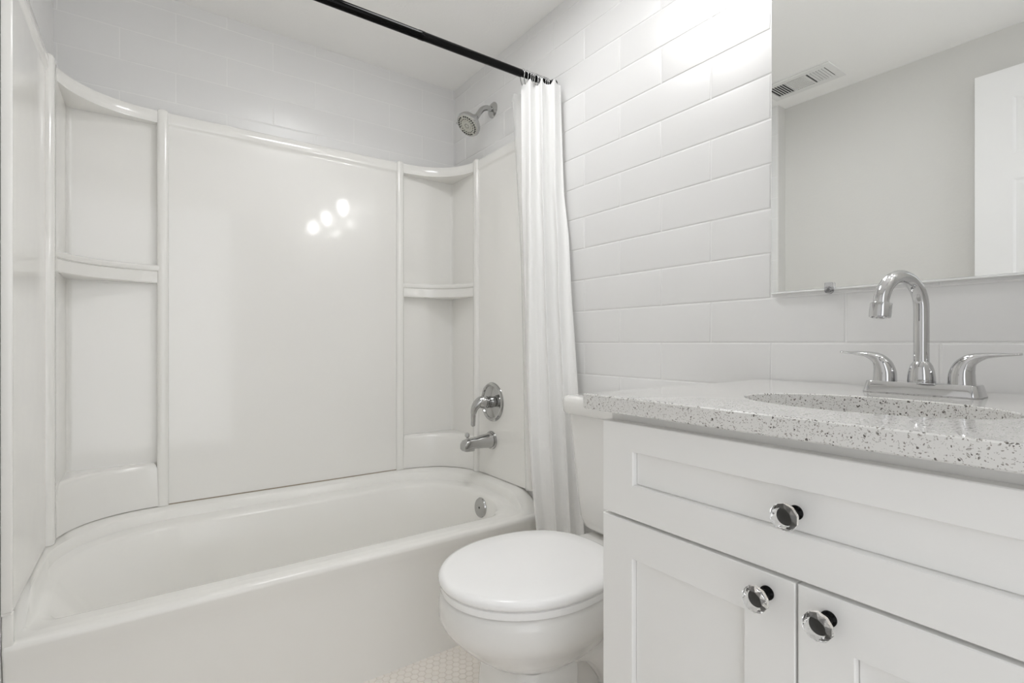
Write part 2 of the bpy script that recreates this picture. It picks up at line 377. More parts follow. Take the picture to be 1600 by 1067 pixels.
# overflow plate
b = B(); oc = Vector((1.0455, 1.672, 0.317)); ax = Vector((-1, -0.02, 0.10)).normalized()
lathe(b, oc, ax, [(-0.012, 0.030), (0.0, 0.037), (0.006, 0.0375), (0.010, 0.035), (0.0115, 0.030), (0.0105, 0.012), (0.0115, 0.008), (0.012, 0.001)], 32)
pl = obj('overflow_plate', b, 'chrome2', tub, 35)
b = B(); lathe(b, oc+ax*0.011, ax, [(0, 0.0045), (0.0015, 0.004)], 12); obj('overflow_screw', b, 'blackp', tub)
# end flange pieces that rise beside the front of the surround
# ------------------------------------------------------------------ shower surround
sur = thing('shower_surround', (0.46, 2.0, 0.41), 'glossy warm white three-wall acrylic shower surround with corner shelves', 'shower surround')
ZS0, ZS1, ZI = 0.4105, 1.720, 1.681
SXL, SXR, SYB = -0.216, 1.131, 2.060
def inset_panel(bm, axis, pos, back, u0, u1, z0, z1, zi, sl, dep=0.006):
    """slab with a band on top; front recessed below zi. axis 'y': plane y=pos, u=x ; axis 'x': plane x=pos, u=y ; sl sign of outward"""
    def P(u, d, z): return (u, d, z) if axis == 'y' else (d, u, z)
    f, r = pos, pos-sl*dep
    prof = [(back, z0), (r, z0), (r, z0+0.006), (r, zi-0.016), (r, zi-0.010), (r+sl*dep*0.3, zi-0.004), (f-sl*0.001, zi), (f, zi+0.003), (f, z1-0.006), (f-sl*0.003, z1-0.001), (f-sl*0.007, z1), (back, z1)]
    loft(bm, [[Vector(P(u, d, z)) for d, z in prof] for u in (u0, u1)])
b = B(); inset_panel(b, 'y', SYB-0.001, YB-0.001, 0.050, 0.870, ZS0, ZS1, ZI, -1); obj('back_panel', b, 'acrylic', sur, 45)
b = B(); inset_panel(b, 'x', SXL, XA+0.001, 1.402, 1.836, ZS0, ZS1, ZI, 1); obj('side_panel', b, 'acrylic', sur, 45)
b = B(); inset_panel(b, 'x', SXR, XR-0.001, 1.402, 1.842, ZS0, ZS1, ZI, -1); obj('side_panel', b, 'acrylic', sur, 45)
def rib(cx, cy, nx, ny, w, d, z0, z1, depth):
    """vertical rib: base at (cx,cy), outward normal (nx,ny)"""
    t = Vector((-ny, nx, 0)); N = Vector((nx, ny, 0)); c = Vector((cx, cy, 0))
    sec = [(-w, -depth), (-w, -0.001), (-w*0.92, d*0.45), (-w*0.7, d*0.8), (-w*0.4, d*0.97), (0, d), (w*0.4, d*0.97), (w*0.7, d*0.8), (w*0.92, d*0.45), (w, -0.001), (w, -depth)]
    bm = B(); L = lambda k, z: [c+t*a*k+N*(q if q < 0 else q*k)+Vector((0, 0, z)) for a, q in sec]
    loft(bm, [L(1, z0), L(1, z1-0.010), L(0.9, z1-0.003), L(0.7, z1)]); return bm
for (cx, cy, nx, ny, w, d, dp, z0) in ((0.040, SYB+0.002, 0, -1, 0.0165, 0.010, 0.033, 0.4085), (0.878, SYB+0.002, 0, -1, 0.0165, 0.010, 0.033, 0.4085),
                         (SXL-0.002, 1.845, 1, 0, 0.021, 0.013, 0.016, 0.4085), (SXR+0.002, 1.855, -1, 0, 0.017, 0.010, 0.025, 0.4085),
                         ):
    obj('edge_rib', rib(cx, cy, nx, ny, w, d, z0, ZS1+0.004, dp), 'acrylic', sur, 50)
b = B(); box(b, -0.2362, -0.2185, 1.3965, 1.4060, 0.4165, ZS1, 0.0035, 3); obj('front_trim', b, 'acrylic', sur, 40)
b = B(); box(b, 1.1335, 1.1585, 1.3965, 1.4060, 0.4165, ZS1, 0.0035, 3); obj('front_trim', b, 'acrylic', sur, 40)
b = B(); box(b, -0.2362, -0.2190, 1.4055, 1.4200, 0.344, 0.4135, 0.0035, 3); obj('end_flange', b, 'tub', tub, 40)
b = B(); box(b, 1.1400, 1.1575, 1.4055, 1.4200, 0.344, 0.4135, 0.0035, 3); obj('end_flange', b, 'tub', tub, 40)
def corner(side):
    """side -1: left corner, +1: right corner"""
    if side < 0: xa, ya, xb, yb, xc, yc, xw = -0.214, 1.862, 0.026, 2.058, -0.206, 2.086, XA+0.001
    else: xa, ya, xb, yb, xc, yc, xw = 1.129, 1.870, 0.892, 2.058, 1.143, 2.086, XR-0.001
    s_ = 1 if side < 0 else -1       # direction away from the side wall
    cr = 0.016
    arc = [(xc+s_*cr*(1-cos(radians(t))), yc-cr*(1-sin(radians(t)))) for t in range(0, 91, 15)]
    inner = [(xc, ya-0.0)]+arc+[(xb, yc)]
    outer = [(xw, ya)]+[(xw, YB-0.001)]*len(arc)+[(xb, YB-0.001)]
    bm = B()
    for (p, q), (p2, q2) in zip(zip(inner, outer), zip(inner[1:], outer[1:])):
        pass
    loft(bm, [[Vector((x, y, z)) for x, y in inner] for z in (ZS0, ZS1-0.002)], False, False, closed=False)
    w = obj('corner_panel', bm, 'acrylic', sur, 40)
    # concave front curve
    ch = Vector(((xa+xb)/2, (ya+yb)/2)); dirn = (Vector((xc, yc))-ch).normalized()
    def curve(off, k=26):
        A = Vector((xa, ya)); Bq = Vector((xb, yb)); ctl = ch+dirn*0.118
        out = []
        for i in range(k+1):
            t = i/k; p = A*(1-t)**2+ctl*2*t*(1-t)+Bq*t*t
            out.append(p-dirn*off)
        return out
    def shelf(name, prof, th_back=0):
        """prof = (offset out of the curve, z) bottom to top along the front; closes at the corner"""
        bm = B(); rings = []
        for off, z in prof:
            L = [Vector((p.x, p.y, z)) for p in curve(off)]
            L += [Vector((xb, yc+0.004, z)), Vector((xc-s_*0.004, yc+0.004, z)), Vector((xc-s_*0.004, ya, z))]
            rings.append(L)
        loft(bm, rings); return obj(name, bm, 'acrylic', sur, 40)
    shelf('corner_shelf', [(0.0, 1.678), (0.0, 1.684), (0.001, 1.69), (0.001, 1.712), (-0.002, 1.718), (-0.008, 1.7205)])
    shelf('corner_shelf', [(-0.004, 1.147), (0.0, 1.150), (0.0005, 1.183), (-0.002, 1.1855), (0.004, 1.1885), (0.0065, 1.195), (0.0055, 1.203), (-0.001, 1.207), (-0.008, 1.2055), (-0.014, 1.203)])
    shelf('corner_ledge', [(0.004, ZS0), (0.001, 0.50), (-0.003, 0.535), (-0.008, 0.546), (-0.016, 0.551), (-0.028, 0.552)])
corner(-1); corner(1)
# caulk line along the bottom of the surround: a thin dark bead
b = B(); sweep(b, [(0.02, SYB+0.006, 0.4092), (0.45, SYB+0.004, 0.4092), (0.88, SYB+0.006, 0.4092)], 0.0022, 6)
obj('caulk_bead', b, 'caulk', sur, None)['label'] = 'grimy brown caulk joint along the tub'

# ------------------------------------------------------------------ valve, spout, shower head
val = thing('shower_valve', (1.124, 1.735, 0.711), 'chrome round shower valve plate with curved lever above the tub spout', 'shower valve')
VX = SXR+0.0065; vc = Vector((VX, 1.735, 0.711)); nx = (-1, 0, 0)
b = B(); lathe(b, vc, nx, [(-0.004, 0.079), (0.004, 0.079), (0.008, 0.077), (0.011, 0.072), (0.010, 0.066), (0.006, 0.064), (0.0065, 0.050), (0.009, 0.030), (0.010, 0.022)], 64)
obj('escutcheon', b, 'chrome2', val, 30)
b = B(); lathe(b, vc-Vector((0.008, 0, 0)), nx, [(0, 0.024), (0.014, 0.024), (0.015, 0.0205), (0.019, 0.0205), (0.020, 0.0245), (0.028, 0.0245), (0.030, 0.021), (0.034, 0.021), (0.036, 0.0245), (0.050, 0.023), (0.058, 0.016), (0.061, 0.002)], 36)
obj('handle_hub', b, 'chrome2', val, 30)
pth = catmull([vc+Vector(p) for p in ((-0.045, 0, 0.006), (-0.062, 0.004, 0.002), (-0.078, 0.010, -0.018), (-0.082, 0.016, -0.045), (-0.080, 0.020, -0.072), (-0.081, 0.022, -0.095))], 6)
rad = [lerp(0.0235, 0.0115, min(1, i/(len(pth)*0.55))) if i < len(pth)*0.55 else lerp(0.0115, 0.0085, i/len(pth)) for i in range(len(pth))]
rad[-1] = 0.005
b = B(); sweep(b, pth, rad, 16); obj('lever', b, 'chrome2', val, 60)
sp = thing('tub_spout', (1.124, 1.735, 0.554), 'chrome tub spout with small diverter knob beneath the shower valve', 'tub spout')
sc_ = Vector((VX, 1.740, 0.556)); b = B()
def ell(c, ry, rz, n=24, p=2.0): return [c+Vector((0, ry*math.copysign(abs(cos(2*pi*i/n))**(2/p), cos(2*pi*i/n)), rz*math.copysign(abs(sin(2*pi*i/n))**(2/p), sin(2*pi*i/n)))) for i in range(n)]
lathe(b, sc_, nx, [(-0.004, 0.037), (0.006, 0.0375), (0.009, 0.036), (0.010, 0.031)], 40)
loft(b, [ell(sc_+Vector((-0.008, 0, 0)), 0.031, 0.031), ell(sc_+Vector((-0.04, 0, -0.001)), 0.029, 0.027, p=2.3), ell(sc_+Vector((-0.08, 0, -0.003)), 0.026, 0.022, p=2.8),
         ell(sc_+Vector((-0.105, 0, -0.003)), 0.025, 0.021, p=3.2), ell(sc_+Vector((-0.128, 0, -0.008)), 0.023, 0.018, p=5), ell(sc_+Vector((-0.137, 0, -0.013)), 0.020, 0.013, p=5)])
box(b, sc_.x-0.134, sc_.x-0.092, sc_.y-0.020, sc_.y+0.020, sc_.z-0.032, sc_.z-0.010, 0.005)
obj('spout_body', b, 'chrome2', sp, 35)
b = B(); lathe(b, sc_+Vector((-0.116, 0, 0.012)), (0, 0, 1), [(0, 0.004), (0.010, 0.0035), (0.011, 0.006), (0.014, 0.0095), (0.020, 0.0102), (0.027, 0.007), (0.029, 0.001)], 18)
obj('diverter_knob', b, 'chrome2', sp, 40)
sh = thing('wall_shower', (XR, 1.767, 1.91), 'chrome multi-jet shower head on a bent arm high on the tile wall', 'shower head')
b = B(); fc = Vector((XR+0.001, 1.767, 1.9096))
lathe(b, fc, (-1, 0, 0), [(0, 0.032), (0.003, 0.032), (0.008, 0.027), (0.012, 0.016), (0.013, 0.010)], 40); obj('flange', b, 'chrome2', sh, 35)
b = B(); pth = catmull([fc+Vector(p) for p in ((-0.004, 0, 0), (-0.030, 0, 0.001), (-0.053, 0, -0.010), (-0.070, 0, -0.032), (-0.085, 0, -0.055))], 8)
sweep(b, pth, 0.0108, 20); obj('shower_arm', b, 'chrome2', sh, 60)
hd = Vector((-0.66, -0.07, -0.72)).normalized(); hp = fc+Vector((-0.087, 0, -0.053))
b = B(); lathe(b, hp, hd, [(-0.004, 0.012), (0.0, 0.0155), (0.008, 0.0165), (0.011, 0.0165), (0.016, 0.021), (0.022, 0.023), (0.025, 0.030), (0.032, 0.042), (0.039, 0.0485), (0.050, 0.0515), (0.057, 0.049), (0.058, 0.044)], 48)
obj('head_body', b, 'chrome2', sh, 35)
b = B(); lathe(b, hp, hd, [(0.055, 0.0440), (0.0595, 0.0435), (0.0605, 0.040), (0.0605, 0.022), (0.058, 0.018), (0.0615, 0.015), (0.0625, 0.001)], 48); face = obj('spray_face', b, 'noz_face', sh, 35)
u_, v_ = frame(hd); b = B()
for n_, r_, rr_ in ((26, 0.0380, 0.0036), (18, 0.028, 0.0021), (8, 0.0085, 0.0022)):
    for i in range(n_):
        if n_ == 26 and i % 7 == 6: continue
        a_ = 2*pi*i/n_; lathe(b, hp+hd*0.0598+(u_*cos(a_)+v_*sin(a_))*r_, hd, [(0, rr_), (0.0022, rr_*0.9), (0.0034, rr_*0.5)], 7)
obj('nozzles', b, 'nozzle', face)
b = B(); sd = (u_*(-0.1)-v_*0)  # selector tab on the rim, toward the back wall / left
tabd = (Vector((-0.35, 0.85, 0.30))-hd*Vector((-0.35, 0.85, 0.30)).dot(hd)).normalized()
sweep(b, [hp+hd*0.047+tabd*t for t in (0.046, 0.054, 0.060, 0.064)], [0.005, 0.0055, 0.005, 0.003], 12); obj('selector_tab', b, 'chrome2', sh, 50)

# ------------------------------------------------------------------ curtain rod, rings, curtain
RY, RZ = 1.378, 1.851
rod = thing('curtain_rod', (0.45, RY, RZ), 'black metal shower curtain rod spanning the alcove near the ceiling', 'curtain rod')
b = B(); lathe(b, (XL+0.02-0.0, RY, RZ), (1, 0, 0), [(0.0, 0.0125), (0.928, 0.0125), (0.930, 0.0132), (0.946, 0.0132), (0.948, 0.0125), (1.300, 0.0125), (1.302, 0.0118), (1.304, 0.0105)], 24); obj('outer_tube', b, 'black', rod, 30)
b = B(); lathe(b, (0.95, RY, RZ), (1, 0, 0), [(0, 0.0103), (XR-0.95-0.012, 0.0103)], 24); obj('inner_tube', b, 'black', rod, 30)
b = B(); lathe(b, (XR, RY, RZ), (-1, 0, 0), [(0, 0.019), (0.010, 0.019), (0.016, 0.014), (0.022, 0.0125)], 24); obj('end_cap', b, 'blackp', rod, 30)
b = B(); lathe(b, (XA, RY, RZ), (1, 0, 0), [(0, 0.019), (0.010, 0.019), (0.016, 0.015), (0.024, 0.0127)], 24); obj('end_cap', b, 'blackp', rod, 30)
def ring_mesh():
    bm = B(); pts = []
    for i in range(28):
        a = 2*pi*i/28; r = 0.0155
        x = r*sin(a); z = r*cos(a)
        if z < -0.004:
            k = (-0.004-z)/(r-0.004); z = z-0.022*k; x = x*(1-0.25*k)
        pts.append((0.0015*sin(a), x, z))
    sweep(bm, pts, 0.0012, 8, closed=True); return bm
rxs = [1.022, 1.038, 1.052, 1.060, 1.068, 1.076, 1.084, 1.092, 1.101, 1.110, 1.118, 1.126]
ring0 = None
for i, x in enumerate(rxs):
    if ring0 is None: ring0 = obj('curtain_ring', ring_mesh(), 'chrome', None, 60); o = ring0
    else: o = ring0.copy(); C.objects.link(o)
    o.location = (x, RY, RZ-0.0006); o.rotation_euler = (0, 0, radians(random.uniform(-14, 14)))
    tag(o, 'small wire curtain ring bunched with others at the wall end of the black rod', 'curtain ring', 'wire rings holding the shower curtain')
o = ring0; o['label'] = 'wire curtain ring farthest from the tile wall, holding the free edge of the curtain'; del o['group']
cur = thing('shower_curtain', (1.07, 1.34, 0.15), 'white waffle-weave shower curtain gathered in folds beside the toilet', 'shower curtain')
LV = [(1.822, (1.020, 1.382), (1.128, 1.306)), (1.45, (1.022, 1.385), (1.128, 1.292)), (1.31, (1.024, 1.384), (1.128, 1.272)), (1.1, (1.027, 1.380), (1.125, 1.255)),
      (0.8, (1.029, 1.372), (1.124, 1.220)), (0.5, (1.040, 1.360), (1.124, 1.197)), (0.17, (1.066, 1.345), (1.127, 1.185))]
b = B(); rings = []; NP = 120; NZ = 70
for j in range(NZ+1):
    z = lerp(1.822, 0.17, j/NZ)
    ax_ = interp([(-l[0], l[1][0]) for l in LV], -z); ay_ = interp([(-l[0], l[1][1]) for l in LV], -z)
    bx_ = interp([(-l[0], l[2][0]) for l in LV], -z); by_ = interp([(-l[0], l[2][1]) for l in LV], -z)
    T = Vector((bx_-ax_, by_-ay_, 0)); N_ = Vector((-abs(T.y), -T.x, 0)).normalized()   # towards the room
    amp = interp([(-1.822, 0.023), (-1.3, 0.021), (-0.8, 0.017), (-0.17, 0.014)], -z)
    L = []
    for i in range(NP+1):
        t = i/NP; ph = 2*pi*(3.1*t**(1.15)+0.08*sin(3*z)+0.05*sin(7*t+z*2))-0.9
        w = math.copysign(abs(sin(ph))**0.75, sin(ph))*amp*(0.65+0.45*sin(5*t+1.0+z*0.8)**2)
        tt = t+0.035*cos(ph)*(1-0.5*abs(t-0.5))
        zz = z
        if j == 0: zz = z+0.010*abs(sin(ph*0.5))-0.004
        p = Vector((ax_, ay_, 0))+T*tt+N_*w; p.z = zz; p.x = min(p.x, 1.1575-0.0); L.append(p)
    rings.append(L)
loft(b, rings, False, False, closed=False)
co = obj('cloth', b, 'cloth', cur, 180)
md = co.modifiers.new('thickness', 'SOLIDIFY'); md.thickness = 0.0014
b = B(); rings = []
for j in range(41):
    z = lerp(1.812, 0.43, j/40); xl = interp([(-1.812, 1.018), (-1.72, 1.026), (-1.25, 1.052), (-0.43, 1.078)], -z); L = []
    for i in range(41):
        t = i/40; x = lerp(xl, 1.116, t); y = 1.432+0.007*sin(t*9+0.5*sin(z*4)); zz = z-(0.05*max(0, 1-t*8) if j == 0 else 0)
        L.append(Vector((x, y, zz)))
    rings.append(L)
loft(b, rings, False, False, closed=False)
lo = obj('liner', b, 'liner', cur, 180); lo['label'] = 'thin translucent plastic liner inside the tub'

# ------------------------------------------------------------------ toilet
TY = 0.965
toi = thing('toilet', (0.80, TY, 0), 'white two-piece toilet with closed lid between the tub and the vanity', 'toilet')
def egg(cx, a_f, a_b, w, z, n=64, pf=2.0, pb=2.35, cy=TY):
    L = []
    for i in range(n):
        t = 2*pi*i/n; c_, s_ = cos(t), sin(t); p = pf if c_ < 0 else pb
        ex = math.copysign(abs(c_)**(2/p), c_); ey = math.copysign(abs(s_)**(2/p), s_)
        L.append(Vector((cx+(a_b if c_ > 0 else a_f)*ex, cy+w*ey, z)))
    return L
b = B()
loft(b, [egg(0.745, 0.085, 0.19, 0.080, 0.222), egg(0.75, 0.112, 0.20, 0.097, 0.226), egg(0.75, 0.138, 0.21, 0.113, 0.238), egg(0.75, 0.168, 0.22, 0.132, 0.262), egg(0.745, 0.192, 0.23, 0.154, 0.290), egg(0.74, 0.207, 0.235, 0.171, 0.312),
         egg(0.737, 0.2155, 0.235, 0.1790, 0.328), egg(0.735, 0.2195, 0.235, 0.1825, 0.345), egg(0.735, 0.2185, 0.235, 0.182, 0.368), egg(0.735, 0.216, 0.235, 0.179, 0.382), egg(0.735, 0.211, 0.232, 0.174, 0.389), egg(0.735, 0.20, 0.225, 0.165, 0.391)])
obj('bowl', b, 'porc', toi, 60)
b = B(); d_ = [(x, y) for x, y in rrect(0.86, 1.135, TY-0.115, TY+0.115, 0.04)]
loft(b, [[Vector((x, TY+(y-TY)*0.75, 0.26)) for x, y in d_], [Vector((x, TY+(y-TY)*0.9, 0.32)) for x, y in d_], [Vector((x, y, 0.365)) for x, y in d_], [Vector((x, y, 0.395)) for x, y in d_], [Vector((0.9975+(x-0.9975)*0.97, TY+(y-TY)*0.96, 0.402)) for x, y in d_]])
obj('rear_deck', b, 'porc', toi, 50)
b = B()
def ped(x0, x1, w, z, r=0.05): return [Vector((x, y, z)) for x, y in rrect(x0, x1, TY-w, TY+w, r, 8, 4, (0.012, 0.012, r, r)) ] if False else [Vector((x, y, z)) for x, y in rrect(x0, x1, TY-w, TY+w, 0, 8, 4, (0.008, r, r, 0.008))]
loft(b, [ped(0.630, 0.80, 0.110, 0.001, 0.03), ped(0.632, 0.80, 0.108, 0.02, 0.03), ped(0.640, 0.80, 0.1045, 0.10, 0.035), ped(0.645, 0.80, 0.1045, 0.17, 0.04), ped(0.650, 0.80, 0.104, 0.222, 0.04), ped(0.660, 0.795, 0.096, 0.232, 0.035)])
loft(b, [ped(0.79, 1.08, 0.080, 0.001, 0.01), ped(0.79, 1.08, 0.072, 0.03, 0.01), ped(0.79, 1.07, 0.066, 0.12, 0.01), ped(0.79, 1.07, 0.075, 0.24, 0.01), ped(0.79, 1.1, 0.085, 0.30, 0.01)])
obj('pedestal', b, 'porc', toi, 40)
b = B()
for s_ in (-1, 1):
    pth = catmull([(0.78, TY+s_*0.070, 0.26), (0.86, TY+s_*0.078, 0.235), (0.93, TY+s_*0.080, 0.15), (0.93, TY+s_*0.076, 0.09), (0.88, TY+s_*0.07, 0.06), (0.82, TY+s_*0.06, 0.09)], 6)
    sweep(b, pth, 0.042, 18)
obj('trapway', b, 'porc', toi, 60)
b = B(); loft(b, [egg(0.735, 0.209, 0.208, 0.176, 0.3925), egg(0.735, 0.2135, 0.211, 0.1805, 0.395), egg(0.735, 0.2150, 0.212, 0.182, 0.402), egg(0.735, 0.2140, 0.211, 0.181, 0.409), egg(0.735, 0.209, 0.208, 0.176, 0.4105)]); obj('seat', b, 'seat', toi, 40)
b = B(); loft(b, [egg(0.735, 0.210, 0.212, 0.177, 0.4125), egg(0.735, 0.2175, 0.216, 0.1845, 0.415), egg(0.735, 0.2195, 0.218, 0.186, 0.421), egg(0.735, 0.2180, 0.217, 0.185, 0.427), egg(0.735, 0.2125, 0.213, 0.180, 0.4325), egg(0.735, 0.203, 0.205, 0.171, 0.4350), egg(0.735, 0.15, 0.16, 0.125, 0.4375), egg(0.735, 0.06, 0.07, 0.05, 0.4385)])
obj('lid', b, 'seat', toi, 60)
b = B()
for s_ in (-1, 1): b = B(); box(b, 0.944, 0.966, TY+s_*0.07-0.014, TY+s_*0.07+0.014, 0.400, 0.417, 0.005); obj('hinge', b, 'seat', toi, 40)
def tank(x0, w, z, r=0.045): return [Vector((x, y, z)) for x, y in rrect(x0, 1.150, TY-w, TY+w, 0, 10, 5, (0.02, r, r, 0.02))]
b = B(); loft(b, [tank(1.065, 0.100, 0.404, 0.03), tank(1.040, 0.128, 0.410), tank(1.022, 0.142, 0.425), tank(1.014, 0.149, 0.45), tank(1.008, 0.158, 0.55), tank(1.000, 0.170, 0.68), tank(0.996, 0.177, 0.744)])
obj('tank', b, 'porc', toi, 45)
b = B(); loft(b, [tank(0.996, 0.184, 0.7435), tank(0.986, 0.1905, 0.7465, 0.05), tank(0.983, 0.1930, 0.752, 0.05), tank(0.982, 0.1940, 0.780, 0.05), tank(0.984, 0.1925, 0.789, 0.05), tank(0.989, 0.1885, 0.7945, 0.05), tank(0.999, 0.180, 0.7960, 0.045)])
obj('tank_lid', b, 'porc', toi, 45)

# ------------------------------------------------------------------ vanity
VY0, VY1, VXF = -0.018, 0.606, 0.615
van = thing('vanity_cabinet', (0.88, 0.294, 0), 'white shaker vanity cabinet with one drawer over two doors', 'vanity cabinet')
b = B(); xa_, xb_, ya_, yb_ = VXF+0.0205, 1.155, VY0+0.004, VY1-0.003
box(b, xa_+0.018, xb_, ya_, ya_+0.016, 0.10, 0.8395); box(b, xa_+0.018, xb_, yb_-0.016, yb_, 0.10, 0.8395); box(b, xb_-0.01, xb_, ya_+0.016, yb_-0.016, 0.10, 0.8395)
box(b, xa_+0.018, xb_-0.01, ya_+0.016, yb_-0.016, 0.10, 0.116); box(b, xa_, xa_+0.018, ya_, ya_+0.03, 0.10, 0.80); box(b, xa_, xa_+0.018, yb_-0.03, yb_, 0.10, 0.80); box(b, xa_, xa_+0.018, ya_, yb_, 0.80, 0.8395); box(b, xa_, xa_+0.018, ya_+0.03, yb_-0.03, 0.655, 0.69)
box(b, xa_, xa_+0.018, 0.275, 0.313, 0.10, 0.655); box(b, VXF+0.07, VXF+0.085, VY0+0.02, VY1-0.02, 0.001, 0.10)
box(b, VXF+0.085, 1.155, VY0+0.02, VY0+0.036, 0.001, 0.10); box(b, VXF+0.085, 1.155, VY1-0.036, VY1-0.02, 0.001, 0.10)
obj('cabinet_box', b, 'cab', van)
def front(name, y0, y1, z0, z1, st, rt, rb):
    bm = B(); r = (y0+st, y1-st, z0+rb, z1-rt)
    e = 0.0012
    ring = lambda x, i: [Vector((x, yy, zz)) for yy, zz in ((y0+i, z0+i), (y1-i, z0+i), (y1-i, z1-i), (y0+i, z1-i))]
    hole = lambda x, i: [Vector((x, yy, zz)) for yy, zz in ((r[0]+i, r[2]+i), (r[1]-i, r[2]+i), (r[1]-i, r[3]-i), (r[0]+i, r[3]-i))]
    loft(bm, [ring(VXF+0.019, 0), ring(VXF+e, 0), ring(VXF, e), hole(VXF, 0), hole(VXF+0.0015, 0.0008), hole(VXF+0.0065, 0.0012), hole(VXF+0.0070, 0.0085)][0:1]+[ring(VXF+e, 0), ring(VXF, e), hole(VXF, 0), hole(VXF+0.0015, 0.0010), hole(VXF+0.0085, 0.0012), hole(VXF+0.0115, 0.0013), hole(VXF+0.0115, 0.0027), hole(VXF+0.0085, 0.0028)], True, True)
    o = obj(name, bm, 'cab', van); return o
def knob(par, y, z):
    o_ = Vector((VXF, y, z)); bm = B()
    lathe(bm, o_, (-1, 0, 0), [(-0.0, 0.0085), (0.002, 0.0085), (0.004, 0.006), (0.010, 0.0055), (0.014, 0.0085), (0.0180, 0.0105), (0.0190, 0.0100), (0.0192, 0.001)], 28)
    s1 = obj('knob_base', bm, 'black', par, 40); s1['label'] = 'black metal knob stem'
    bm = B(); n = 10; ax = Vector((-1, 0, 0)); u, v = frame(ax)
    def ring(t, r, ph): return [o_+ax*t+(u*cos(2*pi*(i+ph)/n)+v*sin(2*pi*(i+ph)/n))*r for i in range(n)]
    A = [ring(0.0195, 0.0115, 0), ring(0.0250, 0.0158, 0.5), ring(0.0295, 0.0158, 0.5), ring(0.0345, 0.0118, 0)]
    V = [[bm.verts.new(p) for p in L] for L in A]
    bm.faces.new(V[0][::-1]); bm.faces.new(V[3])
    for i in range(n):
        j = (i+1) % n; k = (i-1) % n
        bm.faces.new((V[0][i], V[0][j], V[1][i])); bm.faces.new((V[1][i], V[0][j], V[1][j]))
        bm.faces.new((V[1][i], V[1][j], V[2][j], V[2][i]))
        bm.faces.new((V[2][i], V[3][j], V[3][i])); bm.faces.new((V[2][i], V[2][j], V[3][j]))
    s2 = obj('knob', bm, 'glass', par); s2['label'] = 'faceted clear crystal knob'
d1 = front('drawer', VY0+0.002, VY1-0.001, 0.6745, 0.823, 0.063, 0.043, 0.052); knob(d1, 0.2945, 0.7525)
d2 = front('door', 0.2955, VY1-0.001, 0.115, 0.6695, 0.062, 0.056, 0.058); knob(d2, 0.3285, 0.6455)
d3 = front('door', VY0+0.002, 0.2925, 0.115, 0.6695, 0.058, 0.056, 0.058); knob(d3, 0.2590, 0.6445)
# countertop with the integral oval basin
top = thing('vanity_countertop', (0.87, 0.30, 0.8405), 'speckled white quartz vanity countertop with oval sink opening', 'countertop')
CX0, CX1, CY0, CY1, CZ0, CZ1 = 0.592, 1.1575, -0.035, 0.628, 0.8405, 0.866
SX, SY, SA, SB = 0.806, 0.296, 0.1115, 0.1600
b = B(); angs = sorted(set([2*pi*i/96 for i in range(96)]+[math.atan2(cy-SY, cx-SX) % (2*pi) for cx in (CX0, CX1) for cy in (CY0, CY1)]))
def onrect(a, i=0):
    c_, s_ = cos(a), sin(a); t = 1e9
    if c_ > 1e-9: t = min(t, (CX1-i-SX)/c_)
    if c_ < -1e-9: t = min(t, (CX0+i-SX)/c_)
    if s_ > 1e-9: t = min(t, (CY1-i-SY)/s_)
    if s_ < -1e-9: t = min(t, (CY0+i-SY)/s_)
    return SX+c_*t, SY+s_*t
def onell(a, k=1.0, da=0):
    # point of the ellipse in direction a
    A_, B_ = SA*k+da, SB*k+da; r = 1/math.sqrt((cos(a)/A_)**2+(sin(a)/B_)**2); return SX+r*cos(a), SY+r*sin(a)
V3 = lambda p, z: Vector((p[0], p[1], z))
loft(b, [[V3(onell(a), CZ0) for a in angs], [V3(onrect(a, 0.002), CZ0) for a in angs], [V3(onrect(a), CZ0+0.002) for a in angs], [V3(onrect(a), CZ1-0.0018) for a in angs], [V3(onrect(a, 0.0018), CZ1) for a in angs],
         [V3(onell(a, 1, 0.0015), CZ1) for a in angs], [V3(onell(a), CZ1-0.0015) for a in angs], [V3(onell(a), CZ0) for a in angs]], False, False)
bmesh.ops.remove_doubles(b, verts=b.verts[:], dist=1e-6)
obj('counter_slab', b, 'quartz', top, 40)
b = B(); loft(b, [[V3(onell(a, 1, 0.012), CZ0) for a in angs], [V3(onell(a, 1, 0.0), CZ0) for a in angs], [V3(onell(a, 0.97), 0.825) for a in angs], [V3(onell(a, 0.88), 0.785) for a in angs], [V3(onell(a, 0.68), 0.752) for a in angs], [V3(onell(a, 0.4), 0.738) for a in angs], [V3(onell(a, 0.12), 0.735) for a in angs]], False, True)
bo = obj('sink_basin', b, 'quartz', top, 60)
b = B(); lathe(b, (SX, SY, 0.7352), (0, 0, 1), [(0, 0.022), (0.002, 0.021), (0.003, 0.015), (0.001, 0.012), (0.002, 0.002)], 28); obj('sink_drain', b, 'chrome', bo, 40)

